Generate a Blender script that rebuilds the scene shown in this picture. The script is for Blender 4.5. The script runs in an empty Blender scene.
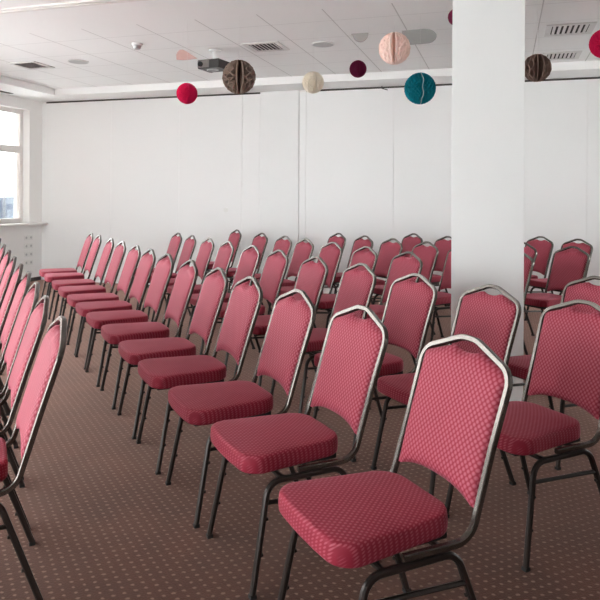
import bpy, bmesh, math, random
from mathutils import Vector, Matrix
random.seed(11)
S = bpy.context.scene
COL = S.collection
PI = math.pi

# ------------------------------------------------------------------ camera
F, VH, ROLL, H, RY = 660.0, 199.0, 0.005, 1.362, 0.2989
SN, CS = math.sin(RY), math.cos(RY)
cam = bpy.data.cameras.new('camera')
co = bpy.data.objects.new('camera', cam); COL.objects.link(co)
cam.sensor_fit = 'HORIZONTAL'; cam.sensor_width = 36; cam.lens = F / 600 * 36
cam.shift_y = -(300 - VH) / 600
cam.clip_end = 2000
co.matrix_world = Matrix.Translation((0, 0, H)) @ (Matrix.Rotation(RY, 4, 'Z') @ Matrix.Rotation(PI / 2, 4, 'X') @ Matrix.Rotation(ROLL, 4, 'Z'))
S.camera = co

def ray(u, v):                       # survey helper: photo reading -> direction in the room
    a, b = u - 300, v - VH
    a, b = a * math.cos(ROLL) + b * math.sin(ROLL), -a * math.sin(ROLL) + b * math.cos(ROLL)
    return a / F, -b / F             # X/D, (Z-H)/D
def room(X, D): return X * CS - D * SN, X * SN + D * CS
def at_z(u, v, z):
    k, t = ray(u, v); D = (z - H) / t
    x, y = room(k * D, D); return Vector((x, y, z))
def at_d(u, v, D):
    k, t = ray(u, v); x, y = room(k * D, D); return Vector((x, y, H + t * D))
def on_y(u, v, Y):
    k, t = ray(u, v); D = Y / (k * SN + CS)
    x, y = room(k * D, D); return Vector((x, y, H + t * D))
def on_x(u, v, X):
    k, t = ray(u, v); D = X / (k * CS - SN)
    x, y = room(k * D, D); return Vector((x, y, H + t * D))

# ------------------------------------------------------------------ materials
def new_mat(name):
    m = bpy.data.materials.new(name); m.use_nodes = True
    nt = m.node_tree; b = nt.nodes['Principled BSDF']
    return m, nt, b
def simple(name, col, rough=.5, metal=0, noise=0.0, scale=20, bump=0.0, spec=.5):
    m, nt, b = new_mat(name)
    b.inputs['Base Color'].default_value = (*col, 1); b.inputs['Roughness'].default_value = rough
    b.inputs['Metallic'].default_value = metal; b.inputs['Specular IOR Level'].default_value = spec
    if noise or bump:
        tc = nt.nodes.new('ShaderNodeTexCoord'); n = nt.nodes.new('ShaderNodeTexNoise')
        n.inputs['Scale'].default_value = scale; n.inputs['Detail'].default_value = 4
        nt.links.new(tc.outputs['Object'], n.inputs['Vector'])
        if noise:
            r = nt.nodes.new('ShaderNodeMix'); r.data_type = 'RGBA'
            r.inputs['A'].default_value = (*[c * (1 - noise) for c in col], 1)
            r.inputs['B'].default_value = (*[min(1, c * (1 + noise)) for c in col], 1)
            nt.links.new(n.outputs['Fac'], r.inputs['Factor']); nt.links.new(r.outputs['Result'], b.inputs['Base Color'])
        if bump:
            bp = nt.nodes.new('ShaderNodeBump'); bp.inputs['Strength'].default_value = bump; bp.inputs['Distance'].default_value = .002
            nt.links.new(n.outputs['Fac'], bp.inputs['Height']); nt.links.new(bp.outputs['Normal'], b.inputs['Normal'])
    return m
def M(nt, op, a, b=None, c=None):
    n = nt.nodes.new('ShaderNodeMath'); n.operation = op
    for i, x in enumerate((a, b, c)):
        if x is None: continue
        if isinstance(x, (int, float)): n.inputs[i].default_value = x
        else: nt.links.new(x, n.inputs[i])
    return n.outputs[0]
def dots(nt, x, y, px, py, r0, r1, asp=1.0):
    """staggered lattice of soft dots: period px by py, one more dot in each cell centre; returns 0..1"""
    res = None
    for ox in (0, .5):
        fx = M(nt, 'SUBTRACT', M(nt, 'FRACT', M(nt, 'ADD', M(nt, 'MULTIPLY', x, 1 / px), ox + 100)), .5)
        fy = M(nt, 'SUBTRACT', M(nt, 'FRACT', M(nt, 'ADD', M(nt, 'MULTIPLY', y, 1 / py), ox + 100)), .5)
        fx = M(nt, 'MULTIPLY', fx, px * asp); fy = M(nt, 'MULTIPLY', fy, py)
        d = M(nt, 'SQRT', M(nt, 'ADD', M(nt, 'MULTIPLY', fx, fx), M(nt, 'MULTIPLY', fy, fy)))
        mr = nt.nodes.new('ShaderNodeMapRange'); mr.interpolation_type = 'SMOOTHSTEP'
        mr.inputs['From Min'].default_value = r0; mr.inputs['From Max'].default_value = r1
        mr.inputs['To Min'].default_value = 1; mr.inputs['To Max'].default_value = 0
        nt.links.new(d, mr.inputs['Value'])
        res = mr.outputs[0] if res is None else M(nt, 'MAXIMUM', res, mr.outputs[0])
    return res
def mixc(nt, f, a, b):
    r = nt.nodes.new('ShaderNodeMix'); r.data_type = 'RGBA'
    for k, c in (('A', a), ('B', b)):
        if isinstance(c, tuple): r.inputs[k].default_value = (*c, 1)
        else: nt.links.new(c, r.inputs[k])
    nt.links.new(f, r.inputs['Factor']); return r.outputs['Result']

def fabric(name, axis, r1, fac, hi):
    m, nt, b = new_mat(name)
    tc = nt.nodes.new('ShaderNodeTexCoord'); sp = nt.nodes.new('ShaderNodeSeparateXYZ')
    nt.links.new(tc.outputs['Object'], sp.inputs[0])
    x = sp.outputs['X']; y = sp.outputs[axis]
    if axis == 'Y': x = M(nt, 'ADD', x, sp.outputs['Z']); y = M(nt, 'ADD', y, sp.outputs['Z'])
    d = dots(nt, x, y, .0190, .0210, .0018, r1, 1.0)
    nz = nt.nodes.new('ShaderNodeTexNoise'); nz.inputs['Scale'].default_value = 9; nz.inputs['Detail'].default_value = 3
    nt.links.new(tc.outputs['Object'], nz.inputs['Vector'])
    base = mixc(nt, nz.outputs['Fac'], (.235, .0145, .034), (.290, .024, .046))
    colr = mixc(nt, M(nt, 'MULTIPLY', d, fac), base, hi)
    nt.links.new(colr, b.inputs['Base Color'])
    b.inputs['Roughness'].default_value = .62
    b.inputs['Specular IOR Level'].default_value = .2
    b.inputs['Sheen Weight'].default_value = .32; b.inputs['Sheen Roughness'].default_value = .32
    b.inputs['Sheen Tint'].default_value = (1, .46, .55, 1)
    bp = nt.nodes.new('ShaderNodeBump'); bp.inputs['Strength'].default_value = .35; bp.inputs['Distance'].default_value = .0015
    nt.links.new(d, bp.inputs['Height']); nt.links.new(bp.outputs['Normal'], b.inputs['Normal'])
    return m
M_SEAT = fabric('rose seat fabric', 'Y', .0060, .55, (.50, .14, .18)); M_BACK = fabric('rose backrest fabric', 'Z', .0086, .58, (.54, .165, .215))
M_FRAME = simple('dark bronze enamel', (.125, .110, .10), .27, .85, noise=.12, scale=60)
M_LEG = simple('dark brown leg enamel', (.030, .024, .022), .32, .45, noise=.12, scale=60)
M_PAN = simple('black seat pan', (.012, .011, .011), .6)
M_CAP = simple('black rubber', (.01, .01, .01), .7)
M_WALL = simple('white wall paint', (.88, .875, .86), .6, noise=.015, scale=3, bump=.04)
M_PANEL = simple('white partition laminate', (.84, .84, .835), .45, noise=.012, scale=2)
M_COLUMN = simple('white column plaster', (.83, .835, .83), .6, noise=.015, scale=4, bump=.05)
M_TRIM = simple('white trim paint', (.82, .80, .775), .4)
M_SILL = simple('white sill', (.80, .79, .77), .35)
M_SKIRT = simple('dark skirting', (.03, .026, .025), .5)
M_FILL_CUT = simple('dark wood cutting fill light', (.10, .065, .05), .5, noise=.2, scale=6)  # for the unseen front wall, dark so it bounces little light
M_LIGHT_BLOCK = simple('dark light-blocking brick', (.17, .13, .115), .9, noise=.3, scale=8)  # for the added pier outside, dark so it reflects little sky
M_DARK = simple('dark slot', (.05, .045, .04), .7)
M_SOFFIT = simple('white soffit plaster', (.92, .92, .91), .7, noise=.01, scale=2)
M_WHITE = simple('white plastic', (.80, .80, .78), .35)
M_GREYP = simple('grey grille', (.50, .50, .50), .6)
M_VENT = simple('white vent metal', (.72, .70, .68), .4)
M_VOID = simple('dark duct', (.035, .03, .027), .8)
M_PROJ = simple('dark projector plastic', (.018, .014, .013), .4)
M_PROJ2 = simple('grey projector plastic', (.16, .14, .135), .35)
M_LENS = simple('projector lens glass', (.01, .01, .012), .08)
M_STEEL = simple('steel', (.5, .5, .5), .3, .9)
M_THREAD = simple('clear nylon thread', (.75, .75, .74), .5)

def ceiling_mat():
    m, nt, b = new_mat('ceiling tiles in a grid')
    tc = nt.nodes.new('ShaderNodeTexCoord'); sp = nt.nodes.new('ShaderNodeSeparateXYZ')
    nt.links.new(tc.outputs['Object'], sp.inputs[0])
    P = .622
    def line(c, off, w):
        f = M(nt, 'FRACT', M(nt, 'ADD', M(nt, 'MULTIPLY', M(nt, 'SUBTRACT', c, off), 1 / P), 100.5))
        d = M(nt, 'ABSOLUTE', M(nt, 'SUBTRACT', f, .5))
        return M(nt, 'LESS_THAN', M(nt, 'MULTIPLY', d, P), w)
    lx = line(sp.outputs['X'], -2.17, .0055); ly = line(sp.outputs['Y'], 7.29, .0045)
    ln = M(nt, 'MAXIMUM', M(nt, 'MULTIPLY', lx, .75), M(nt, 'MULTIPLY', ly, .5))
    n = nt.nodes.new('ShaderNodeTexNoise'); n.inputs['Scale'].default_value = 160
    nt.links.new(tc.outputs['Object'], n.inputs['Vector'])
    base = mixc(nt, n.outputs['Fac'], (.90, .90, .89), (.94, .94, .93))
    nt.links.new(mixc(nt, ln, base, (.52, .505, .495)), b.inputs['Base Color'])
    b.inputs['Roughness'].default_value = .85
    return m
M_CEIL = ceiling_mat()

def carpet_mat():
    m, nt, b = new_mat('brown dotted carpet')
    tc = nt.nodes.new('ShaderNodeTexCoord'); sp = nt.nodes.new('ShaderNodeSeparateXYZ')
    nt.links.new(tc.outputs['Object'], sp.inputs[0])
    nz = nt.nodes.new('ShaderNodeTexNoise'); nz.inputs['Scale'].default_value = 60; nz.inputs['Detail'].default_value = 3
    nt.links.new(tc.outputs['Object'], nz.inputs['Vector'])
    w = M(nt, 'MULTIPLY', M(nt, 'SUBTRACT', nz.outputs['Fac'], .5), .012)
    d = dots(nt, M(nt, 'ADD', sp.outputs['X'], w), M(nt, 'ADD', sp.outputs['Y'], w), .054, .050, .0030, .0075, .75)
    n1 = nt.nodes.new('ShaderNodeTexNoise'); n1.inputs['Scale'].default_value = 2.2; n1.inputs['Detail'].default_value = 6; n1.inputs['Roughness'].default_value = .65
    n2 = nt.nodes.new('ShaderNodeTexNoise'); n2.inputs['Scale'].default_value = 140; n2.inputs['Detail'].default_value = 2
    for n in (n1, n2): nt.links.new(tc.outputs['Object'], n.inputs['Vector'])
    base = mixc(nt, n2.outputs['Fac'], (.030, .0062, .0036), (.122, .046, .028))
    cr = nt.nodes.new('ShaderNodeMapRange'); cr.inputs['From Min'].default_value = .3; cr.inputs['From Max'].default_value = .62
    cr.inputs['To Min'].default_value = 0; cr.inputs['To Max'].default_value = 1
    nt.links.new(n1.outputs['Fac'], cr.inputs['Value'])
    soil = mixc(nt, cr.outputs[0], (.034, .011, .0075), base)
    nt.links.new(mixc(nt, M(nt, 'MULTIPLY', d, .72), soil, (.26, .165, .125)), b.inputs['Base Color'])
    b.inputs['Roughness'].default_value = .95; b.inputs['Specular IOR Level'].default_value = .15
    b.inputs['Sheen Weight'].default_value = .55; b.inputs['Sheen Roughness'].default_value = .38
    b.inputs['Sheen Tint'].default_value = (1, .66, .55, 1)
    bp = nt.nodes.new('ShaderNodeBump'); bp.inputs['Strength'].default_value = .4; bp.inputs['Distance'].default_value = .004
    nt.links.new(n2.outputs['Fac'], bp.inputs['Height']); nt.links.new(bp.outputs['Normal'], b.inputs['Normal'])
    return m
M_CARPET = carpet_mat()

def pane_mat():
    m, nt, b = new_mat('window glass')
    tr = nt.nodes.new('ShaderNodeBsdfTransparent'); gl = nt.nodes.new('ShaderNodeBsdfGlossy'); gl.inputs['Roughness'].default_value = .02
    tr.inputs['Color'].default_value = (.97, .985, .985, 1)
    fr = nt.nodes.new('ShaderNodeFresnel'); fr.inputs['IOR'].default_value = 1.45
    mx = nt.nodes.new('ShaderNodeMixShader')
    nt.links.new(M(nt, 'MULTIPLY', fr.outputs[0], .6), mx.inputs[0]); nt.links.new(tr.outputs[0], mx.inputs[1]); nt.links.new(gl.outputs[0], mx.inputs[2])
    nt.links.new(mx.outputs[0], nt.nodes['Material Output'].inputs['Surface'])
    return m
M_PANE = pane_mat()
def paper(name, col):
    m, nt, b = new_mat(name)
    b.inputs['Base Color'].default_value = (*col, 1); b.inputs['Roughness'].default_value = .8
    b.inputs['Specular IOR Level'].default_value = .2
    tl = nt.nodes.new('ShaderNodeBsdfTranslucent'); tl.inputs['Color'].default_value = (*col, 1)
    mx = nt.nodes.new('ShaderNodeMixShader'); mx.inputs[0].default_value = .15
    nt.links.new(b.outputs[0], mx.inputs[1]); nt.links.new(tl.outputs[0], mx.inputs[2])
    nt.links.new(mx.outputs[0], nt.nodes['Material Output'].inputs['Surface'])
    return m

# ------------------------------------------------------------------ mesh helpers
def obj(name, bm, mat, parent=None, smooth=True, bevel=0, sharp=math.radians(42)):
    me = bpy.data.meshes.new(name)
    bmesh.ops.recalc_face_normals(bm, faces=bm.faces)
    if smooth:
        for f in bm.faces: f.smooth = True
        for e in bm.edges:
            if len(e.link_faces) == 2 and e.calc_face_angle(0) > sharp: e.smooth = False
    bm.to_mesh(me); bm.free()
    me.materials.append(mat)
    o = bpy.data.objects.new(name, me); COL.objects.link(o)
    if parent: o.parent = parent
    if bevel:
        b = o.modifiers.new('bevel', 'BEVEL'); b.width = bevel; b.segments = 2; b.limit_method = 'ANGLE'
    return o
def box(bm, a, b, rot=None, about=None):
    a, b = Vector(a), Vector(b)
    vs = []
    for i in range(8):
        p = Vector((b.x if i & 1 else a.x, b.y if i & 2 else a.y, b.z if i & 4 else a.z))
        if rot: p = rot @ (p - about) + about
        vs.append(bm.verts.new(p))
    for q in ((0, 1, 3, 2), (4, 6, 7, 5), (0, 4, 5, 1), (2, 3, 7, 6), (0, 2, 6, 4), (1, 5, 7, 3)):
        bm.faces.new([vs[i] for i in q])
def BOX(*ab):
    bm = bmesh.new()
    for a, b in ab: box(bm, a, b)
    return bm
def cyl(bm, c, r, h, axis='Z', seg=24, r2=None):
    rot = {'Z': Matrix(), 'X': Matrix.Rotation(PI / 2, 4, 'Y'), 'Y': Matrix.Rotation(-PI / 2, 4, 'X')}[axis]
    bmesh.ops.create_cone(bm, cap_ends=True, segments=seg, radius1=r, radius2=r if r2 is None else r2, depth=h, matrix=Matrix.Translation(c) @ rot)
def fillet(pts, rads, seg=6):
    out = [Vector(pts[0])]
    for i in range(1, len(pts) - 1):
        p, a, b = Vector(pts[i]), Vector(pts[i - 1]), Vector(pts[i + 1])
        r = rads[i - 1]
        da, db = (a - p).normalized(), (b - p).normalized()
        ang = da.angle(db)
        t = min(r / math.tan(ang / 2), .48 * (a - p).length, .48 * (b - p).length)
        s, e = p + da * t, p + db * t
        n = max(2, seg)
        ctr = p + (da + db).normalized() * (t / math.cos(ang / 2))
        v0, v1 = s - ctr, e - ctr
        tot = v0.angle(v1)
        for k in range(n + 1):
            f = k / n
            out.append(ctr + (v0 * math.sin((1 - f) * tot) + v1 * math.sin(f * tot)) / math.sin(tot))
    out.append(Vector(pts[-1]))
    return out
def tube(bm, path, w, h, side, bev=.25, round_seg=0):
    """sweep a rounded rectangle (or a circle) along path; side = starting direction of the w axis"""
    if round_seg:
        prof = [(w / 2 * math.cos(2 * PI * k / round_seg), h / 2 * math.sin(2 * PI * k / round_seg)) for k in range(round_seg)]
    else:
        b = bev * min(w, h); x, y = w / 2, h / 2
        prof = [(x, -y + b), (x, y - b), (x - b, y), (-x + b, y), (-x, y - b), (-x, -y + b), (-x + b, -y), (x - b, -y)]
    rings = []; n = len(path)
    sv = Vector(side); pt = None
    for i, p in enumerate(path):
        t = (path[min(i + 1, n - 1)] - path[max(i - 1, 0)]).normalized()
        if pt is not None: sv = pt.rotation_difference(t) @ sv
        sv = (sv - t * sv.dot(t)).normalized(); pt = t
        u = t.cross(sv)
        rings.append([bm.verts.new(p + sv * a + u * c) for a, c in prof])
    m = len(prof)
    for i in range(n - 1):
        for k in range(m):
            bm.faces.new([rings[i][k], rings[i][(k + 1) % m], rings[i + 1][(k + 1) % m], rings[i + 1][k]])
    bm.faces.new(rings[0][::-1]); bm.faces.new(rings[-1])
def thing(name, loc, label, cat, group=None, rz=0):
    o = bpy.data.objects.new(name, None); COL.objects.link(o)
    o.location = loc; o.rotation_euler.z = rz; o.empty_display_size = .1
    o['label'] = label; o['category'] = cat
    if group: o['group'] = group
    return o
def tag(o, label, cat, group=None):
    o['label'] = label; o['category'] = cat
    if group: o['group'] = group
    return o
def struct(o, label, cat):
    o['kind'] = 'structure'; o['label'] = label; o['category'] = cat
    return o

# ------------------------------------------------------------------ room shell
XL, XR, YN, YW = -7.33, 5.2, -3.6, 9.22
ZS, ZC = 2.95, 3.05                        # lowered soffit, recessed tile ceiling
YB = 5.32; YI = 8.66; XI = -6.66           # recess: from the beam to the back soffit and the window soffit
T = .3
struct(obj('floor', BOX(((XL - T, YN - T, -.1), (XR + T, YW + T, 0))), M_CARPET, smooth=False),
       'brown carpet with a grid of small beige dots', 'carpet')
bm = BOX(((XI, YB, ZC), (XR, YI, ZC + .1)))
struct(obj('ceiling', bm, M_CEIL, smooth=False), 'recessed white tile ceiling above the chairs', 'ceiling')
bm = BOX(((XL - T, YN - T, ZS), (XR + T, YB, ZS + .2)), ((XL - T, YB, ZS), (XI, YW + T, ZS + .2)), ((XI, YI, ZS), (XR + T, YW + T, ZS + .2)))
struct(obj('ceiling_soffit', bm, M_SOFFIT, smooth=False), 'smooth white lowered ceiling border around the tiled recess', 'ceiling')
# moving-partition rail under the near soffit: two white strips with a slot between
bm = BOX(((XL, 4.56, ZS - .012), (XR, 4.60, ZS)), ((XL, 4.625, ZS - .012), (XR, 4.665, ZS)))
struct(obj('trim_1', bm, M_TRIM, smooth=False), 'white ceiling rail of two strips running into the top of the column', 'rail')
# curtain slot in the window soffit
struct(obj('trim_2', BOX(((XL + .12, -3, ZS - .006), (XL + .19, 8.32, ZS + .001))), M_DARK, smooth=False), 'dark curtain slot in the ceiling above the window', 'rail')

# back wall: partition panels separated by thin joints, a dark rail on top, one flat pilaster
xs = [on_y(u, 160, YW).x for u in (111, 179, 242, 260, 299, 306, 393.5, 587)]
XC = on_y(46, 160, YW).x
bw = struct(obj('wall_back', BOX(((XL - T, YW + .012, 0), (XR + T, YW + T, ZS))), M_DARK if False else M_TRIM, smooth=False), 'white folding partition wall at the back of the room', 'wall')
joints = [XL, XC + .004] + xs[:3] + [xs[3]]
edges = [XL] + xs + [xs[-1] + 1.25, xs[-1] + 2.5, XR]
for i in range(len(edges) - 1):
    a, b = edges[i], edges[i + 1]
    if b <= a: continue
    g = .0035 if i in (3, 4, 5) else .0013
    pil = (i == 4)
    z1 = ZS if pil else ZS - .026
    o = obj('wall_panel', BOX(((a + g, YW - (.012 if pil else 0), 0.0), (b - g, YW + .014, z1))), M_COLUMN if pil else M_PANEL, bw, smooth=False)
    o['label'] = 'flat white pilaster between the partition panels' if pil else 'white partition panel'
# dark running slot above the panels
for a, b in ((XC, xs[3]), (xs[5], XR)):
    o = obj('wall_rail', BOX(((a, YW + .003, ZS - .0245), (b, YW + .0145, ZS - .001))), M_DARK, bw, smooth=False)
    o['label'] = 'dark track slot'
ZSILL = .955; WZ1 = on_x(29, 110, XL).z
Y1 = on_x(29.5, 160, XL).y                 # right jamb of the visible window
wins = [(Y1 - .80, Y1), (4.2, 6.4), (1.7, 3.9), (-.8, 1.4), (-3.3, -1.1)]  # only the first is seen; the others are added to bring in daylight
ZLOW = .25  # sills of the added windows kept low for more ceiling light
bm = BOX(((XL - T, YN - T, 0), (XL, YW + T, ZLOW)), ((XL - T, 7.0, ZLOW), (XL, YW + T, ZSILL)), ((XL - T, YN - T, WZ1), (XL, YW + T, ZS)))
prev = YW + T
for a, b in wins:
    box(bm, (XL - T, b, ZSILL if prev > 8 and b > 8 else ZLOW), (XL, prev, WZ1)); prev = a
box(bm, (XL - T, YN - T, ZLOW), (XL, prev, WZ1))
struct(obj('wall_left', bm, M_WALL, smooth=False), 'white window wall on the left', 'wall')
struct(obj('wall_light_block', BOX(((XL - 9.0, Y1 - 1.15, -.1), (XL - T, Y1 - .82, 3.12))), M_LIGHT_BLOCK, smooth=False), 'dark light-blocking brick pier added outside, out of view', 'wall')  # pier invented to keep sky light off the back wall
RY0, RY1, RZ0, RZ1 = 6.4, 8.5, 1.0, 2.7
struct(obj('wall_right', BOX(((XR, YN - T, 0), (XR + T, RY0, ZC + .1)), ((XR, RY1, 0), (XR + T, YW + T, ZC + .1)), ((XR, RY0, 0), (XR + T, RY1, RZ0)), ((XR, RY0, RZ1), (XR + T, RY1, ZC + .1))), M_WALL, smooth=False), 'white wall on the right', 'wall')
FX0, FX1, FZ0, FZ1 = -7.1, -2.6, .12, 2.82
struct(obj('wall_front', BOX(((XL - T, YN - T, 0), (FX0, YN, ZS)), ((FX1, YN - T, 0), (XR + T, YN, ZS)), ((FX0, YN - T, 0), (FX1, YN, FZ0)), ((FX0, YN - T, FZ1), (FX1, YN, ZS))), M_FILL_CUT, smooth=False), 'unseen wall behind the camera, dark wood to cut fill light', 'wall')  # wall out of view, made dark to reduce fill on the seat sides
struct(obj('baseboard_left', BOX(((XL, YN, 0), (XL + .015, YW - .03, .06))), M_SKIRT, smooth=False), 'dark skirting along the window wall', 'baseboard')
struct(obj('window_sill', BOX(((XL - .13, 7.0, ZSILL - .035), (XL + .13, YW - .002, ZSILL))), M_SILL, smooth=False, bevel=.006), 'white window sill', 'sill')
for k, (a, b) in enumerate(wins):
    X0 = XL - .16
    w = bpy.data.objects.new('window_%d' % (k + 1), None); COL.objects.link(w); ZS0 = ZSILL if k == 0 else ZLOW; w.location = (X0, (a + b) / 2, ZS0)
    struct(w, 'white framed window with a low transom bar, bright daylight outside' if k == 0 else 'added unseen white framed window further along the left wall', 'window')
    hw = (b - a) / 2; hh = WZ1 - ZS0
    t1 = on_x(15, 152, XL).z - ZS0; t2 = on_x(15, 144.8, XL).z - ZS0
    fr = obj('window_frame', BOX(((-.035, -hw, 0), (.035, -hw + .07, hh)), ((-.035, hw - .07, 0), (.035, hw, hh)),
             ((-.035, -hw + .07, 0), (.035, hw - .07, .075)), ((-.035, -hw + .07, hh - .07), (.035, hw - .07, hh)),
             *([((-.035, -.045, .075), (.035, .045, t1))] if k else [])), M_TRIM, w, smooth=False, bevel=.005)
    obj('transom', BOX(((-.045, -hw + .07, t1), (.045, hw - .07, t2))), M_TRIM, w, smooth=False, bevel=.005)
    for z0, z1 in ((.075, t1), (t2, hh - .07)):
        for ya, yb in (((-hw + .07, -.045), (.045, hw - .07)) if z0 < .5 and k else ((-hw + .07, hw - .07),)):
            obj('pane', BOX(((-.004, ya, z0), (.004, yb, z1))), M_PANE, w, smooth=False)
w = bpy.data.objects.new('window_6', None); COL.objects.link(w); w.location = ((FX0 + FX1) / 2, YN - .16, FZ0)  # unseen window added to light the chair pads and the column
struct(w, 'wide white framed window added behind the camera for light', 'window')
hw, hh = (FX1 - FX0) / 2, FZ1 - FZ0
obj('window_frame', BOX(((-hw, -.035, 0), (-hw + .07, .035, hh)), ((hw - .07, -.035, 0), (hw, .035, hh)), ((-hw + .07, -.035, 0), (hw - .07, .035, .07)),
    ((-hw + .07, -.035, hh - .07), (hw - .07, .035, hh)), ((-.04, -.035, .07), (.04, .035, hh - .07))), M_TRIM, w, smooth=False, bevel=.005)
for a, b in ((-hw + .07, -.04), (.04, hw - .07)):
    obj('pane', BOX(((a, -.004, .07), (b, .004, hh - .07))), M_PANE, w, smooth=False)
w = bpy.data.objects.new('window_7', None); COL.objects.link(w); w.location = (XR + .16, (RY0 + RY1) / 2, RZ0)  # added out of view to brighten back wall and ceiling on the right
struct(w, 'white framed window added unseen in the right wall for light', 'window')
hw, hh = (RY1 - RY0) / 2, RZ1 - RZ0
obj('window_frame', BOX(((-.035, -hw, 0), (.035, -hw + .07, hh)), ((-.035, hw - .07, 0), (.035, hw, hh)), ((-.035, -hw + .07, 0), (.035, hw - .07, .07)),
    ((-.035, -hw + .07, hh - .07), (.035, hw - .07, hh)), ((-.035, -.04, .07), (.035, .04, hh - .07))), M_TRIM, w, smooth=False, bevel=.005)
for a, b in ((-hw + .07, -.04), (.04, hw - .07)):
    obj('pane', BOX(((-.004, a, .07), (.004, b, hh - .07))), M_PANE, w, smooth=False)
# column
cl = on_y(451.6, 200, 4.668); cr = on_y(524.2, 200, 4.668)
struct(obj('column', BOX(((cl.x, 4.668, 0), (cr.x, 4.668 + (cr.x - cl.x), ZS - .0))), M_COLUMN, smooth=False, bevel=.002), 'square white column standing among the chairs', 'column')

# wall sockets under the sill
for i, v in enumerate((237.6, 246, 254.3, 262.6)):
    p = on_x(28.2, v, XL)
    t = thing('wall_socket', p, ('topmost', 'second from top', 'third from top', 'lowest')[i] + ' double socket in the column of four under the window sill', 'socket', 'sockets on the window wall')
    obj('faceplate', BOX(((0, -.10, -.040), (.010, .10, .040))), M_WHITE, t, smooth=False, bevel=.003)
    for y in (-.055, .055):
        b2 = bmesh.new(); cyl(b2, (.0105, y, 0), .020, .004, 'X', 20)
        o = obj('outlet', b2, M_GREYP, t); o['label'] = 'grey round outlet'
# small round button on the back wall, small hook below the back soffit
b2 = bmesh.new(); p = on_y(226, 210, YW); cyl(b2, (p.x, YW - .008, p.z), .035, .016, 'Y', 24)
tag(obj('wall_button', b2, M_WHITE), 'small round white button on the back partition wall', 'button')
p = on_y(385.5, 81.5, YW - .06)
b2 = bmesh.new(); tube(b2, [Vector((p.x - .05, YW - .06, ZS - .001)), Vector((p.x - .05, YW - .06, ZS - .035)), Vector((p.x + .03, YW - .06, ZS - .06))], .012, .012, (1, 0, 0))
tag(obj('ceiling_hook', b2, M_DARK, smooth=False), 'small dark hook hanging from the white soffit above the teal ball', 'hook')

# ------------------------------------------------------------------ ceiling fittings
def vent(u, v, s, label, hw=.0135):
    p = at_z(u, v, ZC)
    t = thing('ceiling_vent', p, label, 'vent', 'air vents in the tile ceiling')
    h = s / 2; fb = .055
    obj('vent_frame', BOX(((-h - fb, -h - fb, -.010), (-h, h + fb, 0)), ((h, -h - fb, -.010), (h + fb, h + fb, 0)),
        ((-h, -h - fb, -.010), (h, -h, 0)), ((-h, h, -.010), (h, h + fb, 0))), M_VENT, t, smooth=False, bevel=.003)
    obj('duct', BOX(((-h, -h, -.0015), (h, h, 0))), M_VOID, t, smooth=False)
    n = 7
    for k in range(n):
        x = -h + (k + .5) * s / n
        b = bmesh.new(); box(b, (x - hw, -h, -.0075), (x + hw, h, -.0045), Matrix.Rotation(math.radians(24), 3, 'Y'), Vector((x, 0, -.006)))
        obj('slat', b, M_VENT, t, smooth=False)
vent(31, 65, .30, 'square white air vent in the ceiling near the window', .0185)
vent(266, 46.5, .31, 'square white air vent in the ceiling beside the projector', .0165)
vent(569.5, 29, .34, 'white slatted air vent right of the column, nearer of the two')
vent(561, 55.5, .31, 'white slatted air vent right of the column, nearer the back wall')
for u, v, lab in ((78.5, 61.5, 'flat round grey ceiling speaker near the window'), (323, 44, 'flat round grey ceiling speaker above the cream ball')):
    p = at_z(u, v, ZC)
    t = thing('ceiling_speaker', p, lab, 'speaker', 'round speakers in the tile ceiling')
    b = bmesh.new(); cyl(b, (0, 0, -.004), .125, .008, 'Z', 40); obj('rim', b, M_VENT, t)
    b = bmesh.new(); cyl(b, (0, 0, -.006), .112, .008, 'Z', 40); obj('grille', b, M_GREYP, t)
p = at_z(137, 43.5, ZC)
t = thing('smoke_detector', p, 'small white smoke detector on the tile ceiling', 'smoke detector')
b = bmesh.new(); cyl(b, (0, 0, -.012), .062, .024, 'Z', 32); obj('base', b, M_WHITE, t)
b = bmesh.new(); cyl(b, (0, 0, -.042), .034, .040, 'Z', 32, r2=.050); obj('dome', b, M_GREYP, t)

# projector
pm = at_z(215, 50, ZC)
t = thing('projector', pm, 'dark ceiling projector on a short white pole above the back rows', 'projector')
b = bmesh.new(); cyl(b, (0, 0, -.008), .075, .016, 'Z', 28); obj('ceiling_plate', b, M_WHITE, t)
b = bmesh.new(); cyl(b, (0, 0, -.06), .026, .12, 'Z', 20); obj('pole', b, M_WHITE, t)
DP = pm.length / 1.0
ang = math.radians(-8)
R = Matrix.Rotation(ang, 3, 'Z')
def prj(name, a, bb, m, parent, bev=.008):
    b = bmesh.new(); box(b, a, bb, R, Vector((0, 0, 0))); return obj(name, b, m, parent, smooth=False, bevel=bev)
body = prj('body', (-.155, -.12, -.225), (.125, .13, -.125), M_PROJ, t)
o = prj('front_panel', (-.150, -.127, -.215), (.0, -.119, -.133), M_PROJ2, t, .003); o['label'] = 'grey front panel'
b = bmesh.new(); cyl(b, R @ Vector((-.108, -.132, -.175)), .030, .026, 'Y', 24); obj('lens', b, M_LENS, t)
b = bmesh.new()
for x in (-.1, .08):
    for y in (-.08, .08): cyl(b, R @ Vector((x, y, -.229)), .016, .012, 'Z', 12)
obj('foot', b, M_PROJ2, t)
b = bmesh.new(); tube(b, [Vector((.0 + .065 * math.cos(a), -.06 + .05 * math.sin(a), -.240)) for a in [2 * PI * k / 24 for k in range(25)]], .012, .012, (0, 0, 1), round_seg=6)
o = obj('cable_loop', b, M_GREYP, t); o['label'] = 'pale cable loop'

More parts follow.
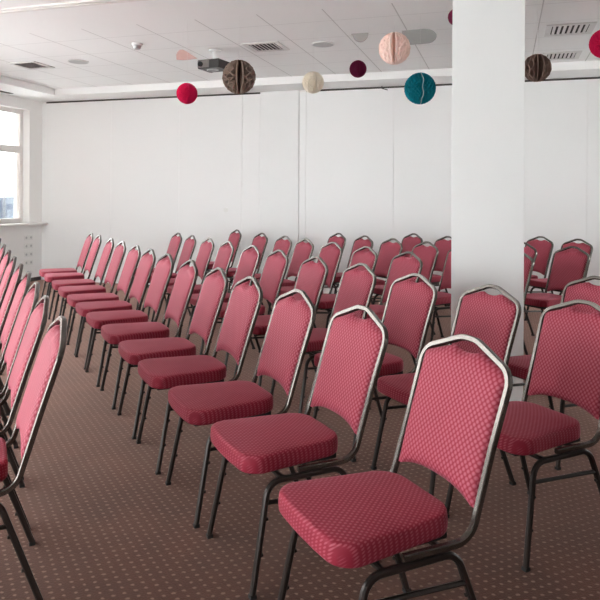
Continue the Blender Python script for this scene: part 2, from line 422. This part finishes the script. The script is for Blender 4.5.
# ------------------------------------------------------------------ hanging paper decorations
def ball(u, v, rpx, D, name_col, col, label, seam=None, gap=.0, seam_col=None, sheets=44, ztop=ZC, core=.76, rows=18, amp=.46, rim=.0022):
    c = at_d(u, v, D); R_ = rpx * D / F
    if c.y < YB: ztop = ZS
    t = thing('paper_ball', c, label, 'paper ball', 'honeycomb paper balls hanging from the ceiling')
    m = paper('paper ' + name_col, col)
    view = math.atan2(-c.y, -c.x)             # towards the visitor's side of the room
    s0 = view + (seam or 0)
    b = bmesh.new()
    def sheet(k, n):
        span = 2 * PI - gap
        base = s0 + gap / 2 + span * k / n
        d = span / n
        g = []
        for j in range(rows + 1):
            th = PI * j / rows
            off = d * amp * (1 if (j + k) % 2 else -1) if 0 < k < n else 0
            ph = base + off
            rr = R_ * (1 - .02 * ((j + k) % 2))
            g.append([b.verts.new((math.sin(th) * math.cos(ph) * r, math.sin(th) * math.sin(ph) * r, math.cos(th) * r)) for r in (rr * (core - .02), rr)])
        for j in range(rows): b.faces.new([g[j][0], g[j + 1][0], g[j + 1][1], g[j][1]])
        if rim:                                   # visible paper edge of the sheet
            pts = [v[1].co.copy() for v in g]
            st = []
            for p in pts:
                rr = math.hypot(p.x, p.y); t_ = Vector((-p.y, p.x, 0)) / rr if rr > 1e-6 else Vector((0, 0, 0))
                w_ = min(rim, rr * .25)
                st.append((b.verts.new(p * 1.004 - t_ * w_), b.verts.new(p * 1.004 + t_ * w_)))
            for (a0, a1), (b0, b1) in zip(st, st[1:]):
                b.faces.new([a0, a1, b1, b0])
    for k in range(sheets + 1): sheet(k, sheets)
    bmesh.ops.remove_doubles(b, verts=b.verts, dist=1e-5)
    # closed inner core the cells are glued to
    n = sheets; g = []
    for k in range(n + 1):
        ph = s0 + gap / 2 + (2 * PI - gap) * k / n
        g.append([b.verts.new((math.sin(PI * j / rows) * math.cos(ph) * R_ * core, math.sin(PI * j / rows) * math.sin(ph) * R_ * core, math.cos(PI * j / rows) * R_ * core)) for j in range(rows + 1)])
    for k in range(n):
        for j in range(rows): b.faces.new([g[k][j], g[k + 1][j], g[k + 1][j + 1], g[k][j + 1]])
    if gap:
        for k in (0, n):
            ax = [b.verts.new((0, 0, math.cos(PI * j / rows) * R_ * core)) for j in range(rows + 1)]
            for j in range(rows): b.faces.new([g[k][j], ax[j], ax[j + 1], g[k][j + 1]])
    bmesh.ops.remove_doubles(b, verts=b.verts, dist=1e-5)
    bmesh.ops.dissolve_degenerate(b, edges=b.edges, dist=1e-6)
    obj('honeycomb', b, m, t, smooth=False)
    if seam_col:
        b = bmesh.new(); pts = []
        for j in range(1, 24):
            th = PI * j / 24; ph = s0 + .05 * math.sin(j * .9)
            pts.append(Vector((math.sin(th) * math.cos(ph), math.sin(th) * math.sin(ph), math.cos(th))) * R_ * 1.005)
        tube(b, pts, .007, .004, (0, 0, 1))
        o = obj('seam_edge', b, simple('paper seam ' + name_col, seam_col, .8), t); o['label'] = 'pale paper edge where the ball closes'
    b = bmesh.new(); cyl(b, (0, 0, (R_ * .98 + ztop - c.z) / 2), .0006, ztop - c.z - R_ * .98, 'Z', 5); obj('thread', b, M_THREAD, t)
    return t
ball(187, 93.5, 10.5, 5.95, 'hot pink', (.82, .016, .13), 'bright pink paper ball hanging left of the projector', seam=.1)
ball(239, 77, 17, 5.9, 'taupe', (.36, .27, .225), 'taupe brown paper ball with a dark open seam, beside the projector', seam=.05, gap=.42, sheets=19, rows=13, core=.5, rim=.0042)
ball(313, 82.5, 11, 6.6, 'cream', (.92, .87, .78), 'cream paper ball hanging in front of the back wall', seam=.35, gap=.25, sheets=34)
ball(358, 69, 8.6, 6.9, 'burgundy', (.20, .014, .06), 'small burgundy paper ball hanging left of the peach one', seam=.2, gap=.12)
ball(394.5, 48.5, 16, 5.7, 'peach', (.96, .81, .755), 'pale peach paper ball with a ruffled seam', seam=-.1, gap=.45, sheets=24, rows=12, core=.66, amp=.3, rim=.004)
ball(420, 88.5, 15.8, 6.0, 'teal', (.004, .25, .32), 'teal paper ball with a pale seam, left of the column', seam=.2, gap=.1, seam_col=(.36, .50, .52))
ball(456.6, 17, 8.6, 5.22, 'burgundy dark', (.20, .014, .06), 'burgundy paper ball mostly hidden behind the left edge of the column', seam=.2, gap=.12)
ball(537, 68, 14, 5.9, 'brown', (.25, .165, .135), 'dark brown paper ball at the right edge of the column', seam=.3, gap=.5, sheets=18, rows=9, core=.5, amp=.25, rim=.0045)
ball(604.5, 43.5, 14.5, 5.6, 'hot pink right', (.80, .016, .13), 'bright pink paper ball cut by the right photo edge', seam=.1)

def paper_flat(px, D, col, name_col, label):
    """a folded flat honeycomb piece: outline at its own distance, 2 cm thick, hung on a thread"""
    pts = [at_d(u, v, D) for u, v in px]
    c = sum(pts, Vector()) / len(pts)
    t = thing('paper_fan', c, label, 'paper fan', 'folded paper pieces hanging from the ceiling')
    n = Vector((SN, -CS, 0)) * -1
    n = Vector((-SN, CS, 0))
    b = bmesh.new()
    f = [b.verts.new(p - c - n * .009) for p in pts]; k = [b.verts.new(p - c + n * .009) for p in pts]
    b.faces.new(f); b.faces.new(k[::-1])
    for i in range(len(pts)):
        j = (i + 1) % len(pts); b.faces.new([f[i], f[j], k[j], k[i]])
    obj('folded_paper', b, paper('paper ' + name_col, col), t, smooth=False)
    zt = max(p.z for p in pts)
    q = max(pts, key=lambda p: p.z) - c
    b = bmesh.new(); cyl(b, (q.x, q.y, (q.z - .003 + ZC - c.z) / 2), .0006, ZC - c.z - q.z + .003, 'Z', 5); obj('thread', b, M_THREAD, t)
arc = lambda cx, cy, rx, ry, a0, a1, n=12: [(cx + rx * math.cos(math.radians(a0 + (a1 - a0) * k / n)), cy + ry * math.sin(math.radians(a0 + (a1 - a0) * k / n))) for k in range(n + 1)]
paper_flat([(176.6, 59.6), (176.4, 55), (177.6, 52), (180, 50), (183, 49.8), (186, 51.3), (191, 54.5), (197.3, 58.4), (190, 59.4), (183, 60)], 6.6, (.70, .46, .42), 'dusty pink', 'small dusty pink folded paper piece left of the projector')
paper_flat([(351.3, 34), (368.3, 33)] + arc(360.5, 33.8, 7.8, 8.3, 12, 168, 10), 6.4, (.44, .42, .41), 'warm grey', 'small grey half round paper piece left of the peach ball')
paper_flat([(402, 31)] + [(424, 29)] + arc(426, 36.3, 10.5, 7.2, -70, 70, 10) + [(421, 44), (404, 45)], 6.5, (.42, .42, .41), 'cool grey', 'larger grey rounded paper piece partly behind the peach ball')

# ------------------------------------------------------------------ chair
def sheet_y(z): return -.168 - (z - .385) * (.285 + .06 * (z - .385))
def make_seat():
    out = []
    def corner(cx, cy, r, a0, n=7):
        for k in range(n + 1):
            a = math.radians(a0 + 90 * k / n); out.append((cx + r * math.cos(a), cy + r * math.sin(a)))
    fw, rw, fy, ry_ = .212, .180, .262, -.150
    corner(fw - .062, fy - .062, .062, 0); corner(-fw + .062, fy - .062, .062, 90)
    corner(-rw + .09, ry_ + .09, .09, 180); corner(rw - .09, ry_ + .09, .09, 270)
    res = []                                    # densify the long sides, bow the front a little
    for i, (x, y) in enumerate(out):
        x2, y2 = out[(i + 1) % len(out)]
        d = math.hypot(x2 - x, y2 - y); n = max(1, int(d / .04))
        for k in range(n): res.append((x + (x2 - x) * k / n, y + (y2 - y) * k / n))
    res = [(x, y + (.012 * (1 - (x / .2) ** 2) if y > .2 else 0)) for x, y in res]
    b = bmesh.new(); cy = .05
    prof = [(.409, .006), (.412, .001), (.418, .0), (.435, -.001), (.454, .000), (.4635, .0015), (.4680, .0040), (.4705, .0085), (.4720, .015), (.4738, .034), (.4765, .075), (.4785, .13)]
    rings = []
    for z, ins in prof:
        s = ins / .2
        rings.append([b.verts.new((x * (1 - s), cy + (y - cy) * (1 - s), z)) for x, y in res])
    for a, c in zip(rings, rings[1:]):
        for k in range(len(res)):
            b.faces.new([a[k], a[(k + 1) % len(res)], c[(k + 1) % len(res)], c[k]])
    b.faces.new(rings[0][::-1])
    ctr = b.verts.new((0, cy, .479))
    for k in range(len(res)): b.faces.new([rings[-1][k], rings[-1][(k + 1) % len(res)], ctr])
    return b
def make_back():
    b = bmesh.new(); NX, NZ = 26, 22
    def top(x):
        a = abs(x)
        z = .843 + (.190 - min(a, .190)) / .15 * .050
        if a < .070: z = min(z, .872 + .018 * (a / .070) ** 2.2)
        return z
    def bot(x):
        a = min(1, abs(x) / .178)
        return .478 + .030 * (1 - a ** 2.5)
    def hw(z): return .188 + .006 * (z - .48) / .37
    F_, B_ = [], []
    for i in range(NX + 1):
        s = -1 + 2 * i / NX
        x0 = s * .190
        z0, z1 = bot(x0), top(x0)
        cf, cb = [], []
        for j in range(NZ + 1):
            t = j / NZ; z = z0 + (z1 - z0) * t
            x = s * hw(z)
            ex = 1 - abs(s) ** 6; ez = min(1, min(t, 1 - t) * NZ / 2.2) ** .6 if 0 < t < 1 else 0
            e = max(0, ex) ** .5 * ez
            y = sheet_y(z)
            cf.append(b.verts.new((x, y + .006 + .018 * e, z)))
            cb.append(b.verts.new((x, y - .006 - .008 * e, z)))
        F_.append(cf); B_.append(cb)
    for i in range(NX):
        for j in range(NZ):
            b.faces.new([F_[i][j], F_[i + 1][j], F_[i + 1][j + 1], F_[i][j + 1]])
            b.faces.new([B_[i][j], B_[i][j + 1], B_[i + 1][j + 1], B_[i + 1][j]])
        b.faces.new([F_[i][0], B_[i][0], B_[i + 1][0], F_[i + 1][0]])
        b.faces.new([F_[i][NZ], F_[i + 1][NZ], B_[i + 1][NZ], B_[i][NZ]])
    for j in range(NZ):
        b.faces.new([F_[0][j], F_[0][j + 1], B_[0][j + 1], B_[0][j]])
        b.faces.new([F_[NX][j], B_[NX][j], B_[NX][j + 1], F_[NX][j + 1]])
    return b
ZR, ZL = .3965, .3735                           # runs of the back frame and of the leg tubes under the seat
TB = .0195
def make_back_frame():
    b = bmesh.new()
    L = [(-.198, .06, ZR), (-.203, sheet_y(ZR) + .004, ZR), (-.2015, sheet_y(.64), .64), (-.208, sheet_y(.850), .850), (-.034, sheet_y(.9145), .9145)]
    Rr = [(-x, y, z) for x, y, z in L[::-1]]
    tube(b, fillet(L + Rr, [.075, .4, .065, .11, .11, .065, .4, .075], 10), TB, TB, (1, 0, 0), .16)
    return b
def leg_path(s, front):
    if front: pts = [(s * .226, .246, .012), (s * .200, .178, ZL), (s * .200, .03, ZL)]
    else: pts = [(s * .224, -.250, .012), (s * .200, -.118, ZL), (s * .200, .03, ZL)]
    return pts
def make_leg(s, front):
    b = bmesh.new(); pts = leg_path(s, front)
    tube(b, fillet(pts, [.06], 6), .0205, .0205, (1, 0, 0), .24)
    a, c = Vector(pts[0]), Vector(pts[1])
    for f in (.34, .66):                        # stacking studs facing between the legs
        p = a.lerp(c, f); q = p + Vector((0, -.013 if front else .013, 0))
        cyl(b, q, .006, .010, 'Y', 8)
    return b
def leg_at(s, front, z):
    a, c = [Vector(p) for p in leg_path(s, front)[:2]]
    return a.lerp(c, (z - a.z) / (c.z - a.z))
def make_cap(s, front):
    b = bmesh.new(); p = Vector(leg_path(s, front)[0])
    box(b, (p.x - .0112, p.y - .0112, 0), (p.x + .0112, p.y + .0112, .013)); return b
def make_chair(label, group):
    t = thing('banquet_chair', (0, 0, 0), label, 'chair', group)
    obj('seat', make_seat(), M_SEAT, t, sharp=math.radians(60))
    b = bmesh.new(); box(b, (-.160, -.120, ZR - .004), (.160, .235, .412)); obj('seat_pan', b, M_PAN, t, smooth=False, bevel=.004)
    obj('backrest', make_back(), M_BACK, t, sharp=math.radians(75))
    obj('back_frame', make_back_frame(), M_FRAME, t)
    for s in (-1, 1):
        for fr in (True, False):
            l = obj('leg', make_leg(s, fr), M_LEG, t)
            obj('foot_cap', make_cap(s, fr), M_CAP, l, smooth=False)
        b = bmesh.new(); tube(b, [leg_at(s, True, .305), leg_at(s, False, .285)], .016, .016, (1, 0, 0), round_seg=8)
        obj('stretcher', b, M_LEG, t)
    for y in (.12, -.09):
        b = bmesh.new(); tube(b, [Vector((-.2, y, ZL)), Vector((.2, y, ZL))], .018, .018, (0, 1, 0)); obj('crossbar', b, M_LEG, t)
    return t
def dup(root, label, group):
    r = root.copy(); COL.objects.link(r); r['label'] = label; r['group'] = group
    for ch in list(root.children):
        c = ch.copy(); COL.objects.link(c); c.parent = r
        for g in list(ch.children):
            d = g.copy(); COL.objects.link(d); d.parent = c
    return r
ORD = ['', 'nearest', 'second', 'third', 'fourth', 'fifth', 'sixth', 'seventh', 'eighth', 'ninth', 'tenth', 'eleventh', 'twelfth', 'thirteenth']
YAW = 206.5 + math.degrees(RY) - 90             # chairs face diagonally across the room
proto = None
def place(a, label, group, dyaw=0.0):
    global proto
    yaw = math.radians(YAW + dyaw)
    if proto is None: proto = o = make_chair(label, group)
    else: o = dup(proto, label, group)
    fwd = Vector((-math.sin(yaw), math.cos(yaw), 0))
    p = a + fwd * .3155                # the apex of the back hangs behind the seat centre
    o.location = (p.x, p.y, 0); o.rotation_euler.z = yaw
    return o
K = 'rose padded chair, '
rows = {
 'row left of the aisle': ([(57, 317), (41.5, 296), (33, 282), (25.5, 271), (18.2, 262.5), (12, 256), (7, 250), (2.5, 245.2), (-2, 241.2)], None),
 'first row right of the aisle': ([(465.5, 336), (359.5, 306), (296, 289.5), (248.5, 276.5), (217, 267.5), (189, 259.5), (166, 254), (149, 249.5), (135, 245), (121, 241), (110, 238), (98, 234.5), (90, 232)], None),
 'second row right of the aisle': ([(582, 300.4), (490.5, 285), (414.5, 273.7), (360, 263), (315, 257), (278, 250), (251.5, 244.5), (227, 241), (208, 237.6), (191, 234.4), (177, 233)], None),
 'third row right of the aisle': ([(596, 276.5), (407.5, 251.5), (365.5, 244.5), (332, 241.5), (305, 239), (284, 235), (261, 233), (236, 231)], None),
 'fourth row right of the aisle': ([(516, 250.5), (463, 246), (426, 241.5), (392, 237.5), (364, 235), (337.7, 232.6)],
    ['with its back just peeking out right of the column, lower one', 'hidden behind the column but for one frame upright at its left edge',
     'third from the far end of the fourth row', None, None, None]),
 'fifth row right of the aisle': ([(572, 246.3), (522, 243.2), (447, 235.2), (413, 232.8)], None),
 'sixth row right of the aisle': ([(577.5, 239), (540, 236)], None),
}
RD = math.radians(116.6) + RY                   # the rows run diagonally
def straight(pts, ht=.925):
    """points of the backs' tops; far ones are put on the straight line of their row"""
    A = [at_z(u, v, ht) for u, v in pts]
    d0 = Vector((math.cos(RD), math.sin(RD), 0)); nrm = Vector((-d0.y, d0.x, 0))
    S0 = [p.dot(d0) for p in A]; Q = [p.dot(nrm) for p in A]
    W = [1 / max(1, p.length) ** 2 for p in A]
    sw = sum(W); ms = sum(w * x for w, x in zip(W, S0)) / sw; mq = sum(w * x for w, x in zip(W, Q)) / sw
    sl = 0
    if len(pts) > 7: sl = sum(w * (x - ms) * (q - mq) for w, x, q in zip(W, S0, Q)) / sum(w * (x - ms) ** 2 for w, x in zip(W, S0))
    out = []
    for (u, v), p, x, q in zip(pts, A, S0, Q):
        k, t = ray(u, v); a, b = room(k, 1.0); dv = Vector((a, b, 0))      # D*dv lies on q = mq + sl (s - ms)
        D = (mq - sl * ms) / (dv.dot(nrm) - sl * dv.dot(d0))
        f = min(1, max(0, (p.length - 4.0) / 1.5))
        r = dv * D; r.z = ht
        out.append(p.lerp(r, f))
    return out
rng = random.Random(4)
for rname, (pts, _) in rows.items():
    n = len(pts)
    ap = straight(pts)
    for i, (u, v) in enumerate(pts):
        rn = rname.replace(' right of the aisle', '') if 'right' in rname else rname
        if rname == 'row left of the aisle':
            lab = K + ('nearest the camera' if i == 0 else 'farthest, cut by left photo edge,' if i == n - 1 else ORD[i + 1] + ' from the camera') + ' in the row left of the aisle'
        elif rn == 'first row':
            lab = K + ('large in the foreground, nearest the camera' if i == 0 else 'farthest, by the back wall' if i == n - 1 else ORD[i + 1] + ' from the camera') + ', first row right of aisle'
        elif rn == 'second row':
            lab = K + ('at the right photo edge, nearest the camera' if i == 0 else 'in front of the column' if i == 1 else 'farthest, by the back wall' if i == n - 1 else ORD[i + 1] + ' from the camera') + ', second row right of aisle'
        elif rn == 'third row':
            lab = K + ('at right photo edge behind the nearest second-row chair' if i == 0 else ('farthest' if i == n - 1 else ORD[i] + ' one past the column' if i > 1 else 'first one past the column') + ', third row right of aisle')
        elif rn == 'fourth row':
            lab = K + ['half hidden by right edge of column, lower of two there', 'behind the column, only one upright showing at its left edge', 'nearest of the fourth row visible left of the column',
                       'second of the fourth row left of the column', 'third of the fourth row left of the column', 'farthest of the fourth row, against the back wall'][i]
        elif rn == 'fifth row':
            lab = K + ['the larger full-backed one right of the column', 'half hidden by right edge of column, higher of two there', 'far back, cut in half by left edge of column', 'far back by the wall, second left of the column'][i]
        else:
            lab = K + ['farthest at right, its top showing over another chair', 'far back by the wall, just right of the column'][i]
        o = place(ap[i], lab, 'chairs in the ' + rname, rng.uniform(-1.2, 1.2))

# ------------------------------------------------------------------ outside the window
def facade(name, wall, win, s):
    m, nt, b = new_mat(name)
    tc = nt.nodes.new('ShaderNodeTexCoord'); n = nt.nodes.new('ShaderNodeTexVoronoi'); n.inputs['Scale'].default_value = s
    nt.links.new(tc.outputs['Object'], n.inputs['Vector'])
    f = M(nt, 'GREATER_THAN', n.outputs['Color'], .5)
    nt.links.new(mixc(nt, f, wall, win), b.inputs['Base Color']); b.inputs['Roughness'].default_value = .9
    return m
def building(u0, u1, v0, D, wall, win, label, s):
    a = at_d(u0, v0, D); c = at_d(u1, v0, D); mid = (a + c) / 2; w = (c - a).length
    zt = a.z; base = -22.0
    ang = math.atan2((c - a).y, (c - a).x)
    t = thing('building', (mid.x, mid.y, base), label, 'building', 'buildings outside the window', ang)
    obj('facade', BOX(((-w / 2, 0, 0), (w / 2, 8, zt - base))), facade('facade ' + label[:6], wall, win, s), t, smooth=False)
    obj('roof', BOX(((-w / 2 - .1, -.1, zt - base), (w / 2 + .1, 8.1, zt - base + .25))), simple('roof ' + label[:6], win, .8), t, smooth=False)
building(7, 18.5, 197.5, 160, (.07, .085, .10), (.016, .027, .048), 'mottled blue and white building seen far outside the window', 1.3)
building(-14, 2.6, 197.8, 170, (.022, .034, .055), (.016, .027, .045), 'plain blue building far outside at the left photo edge', .4)
p = at_d(4.4, 198, 168); b = bmesh.new(); cyl(b, (p.x, p.y, (p.z + 5 - 22) / 2 + 0), .16, p.z + 5 + 22, 'Z', 8)
tag(obj('mast', b, simple('pale mast', (.04, .04, .042), .6)), 'thin pale mast rising above the buildings outside the window', 'mast')
struct(obj('ground', BOX(((-400, -400, -22.4), (400, 500, -22))), simple('pale ground', (.93, .93, .92), .9, noise=.1, scale=.05), smooth=False), 'pale ground far below the window', 'ground')

# ------------------------------------------------------------------ light: overcast sky through the seen window and the added ones
w = bpy.data.worlds.new('sky'); S.world = w; w.use_nodes = True
nt = w.node_tree; bg = nt.nodes['Background']
tc = nt.nodes.new('ShaderNodeTexCoord'); sp = nt.nodes.new('ShaderNodeSeparateXYZ'); nt.links.new(tc.outputs['Generated'], sp.inputs[0])
mr = nt.nodes.new('ShaderNodeMapRange'); mr.inputs['From Min'].default_value = -.15; mr.inputs['From Max'].default_value = .5
nt.links.new(sp.outputs['Z'], mr.inputs['Value'])
nt.links.new(mixc(nt, mr.outputs[0], (.93, .95, .96), (1, 1, 1)), bg.inputs['Color'])
bg.inputs['Strength'].default_value = 9.0
for a, b in wins:
    l = bpy.data.lights.new('window portal', 'AREA'); l.shape = 'RECTANGLE'
    zl = ZSILL if b > 8 else ZLOW; l.size = WZ1 - zl; l.size_y = b - a; l.cycles.is_portal = True
    o = bpy.data.objects.new('window_portal', l); COL.objects.link(o)
    o.location = (XL - .26, (a + b) / 2, (zl + WZ1) / 2); o.rotation_euler = (0, -PI / 2, 0)

l = bpy.data.lights.new('window portal', 'AREA'); l.shape = 'RECTANGLE'; l.size = FX1 - FX0; l.size_y = FZ1 - FZ0; l.cycles.is_portal = True
o = bpy.data.objects.new('window_portal', l); COL.objects.link(o); o.location = ((FX0 + FX1) / 2, YN - .26, (FZ0 + FZ1) / 2); o.rotation_euler = (PI / 2, 0, PI)
l = bpy.data.lights.new('window portal', 'AREA'); l.shape = 'RECTANGLE'; l.size = RZ1 - RZ0; l.size_y = RY1 - RY0; l.cycles.is_portal = True
o = bpy.data.objects.new('window_portal', l); COL.objects.link(o); o.location = (XR + .26, (RY0 + RY1) / 2, (RZ0 + RZ1) / 2); o.rotation_euler = (0, PI / 2, 0)
cy = S.cycles
cy.max_bounces = 14; cy.diffuse_bounces = 9; cy.glossy_bounces = 5; cy.transparent_max_bounces = 12
cy.use_denoising = True; cy.sample_clamp_indirect = 8
cy.caustics_reflective = False; cy.caustics_refractive = False
S.view_settings.view_transform = 'Standard'; S.view_settings.look = 'None'
S.view_settings.gamma = 1; S.view_settings.use_curve_mapping = False
S.view_settings.exposure = 0.72
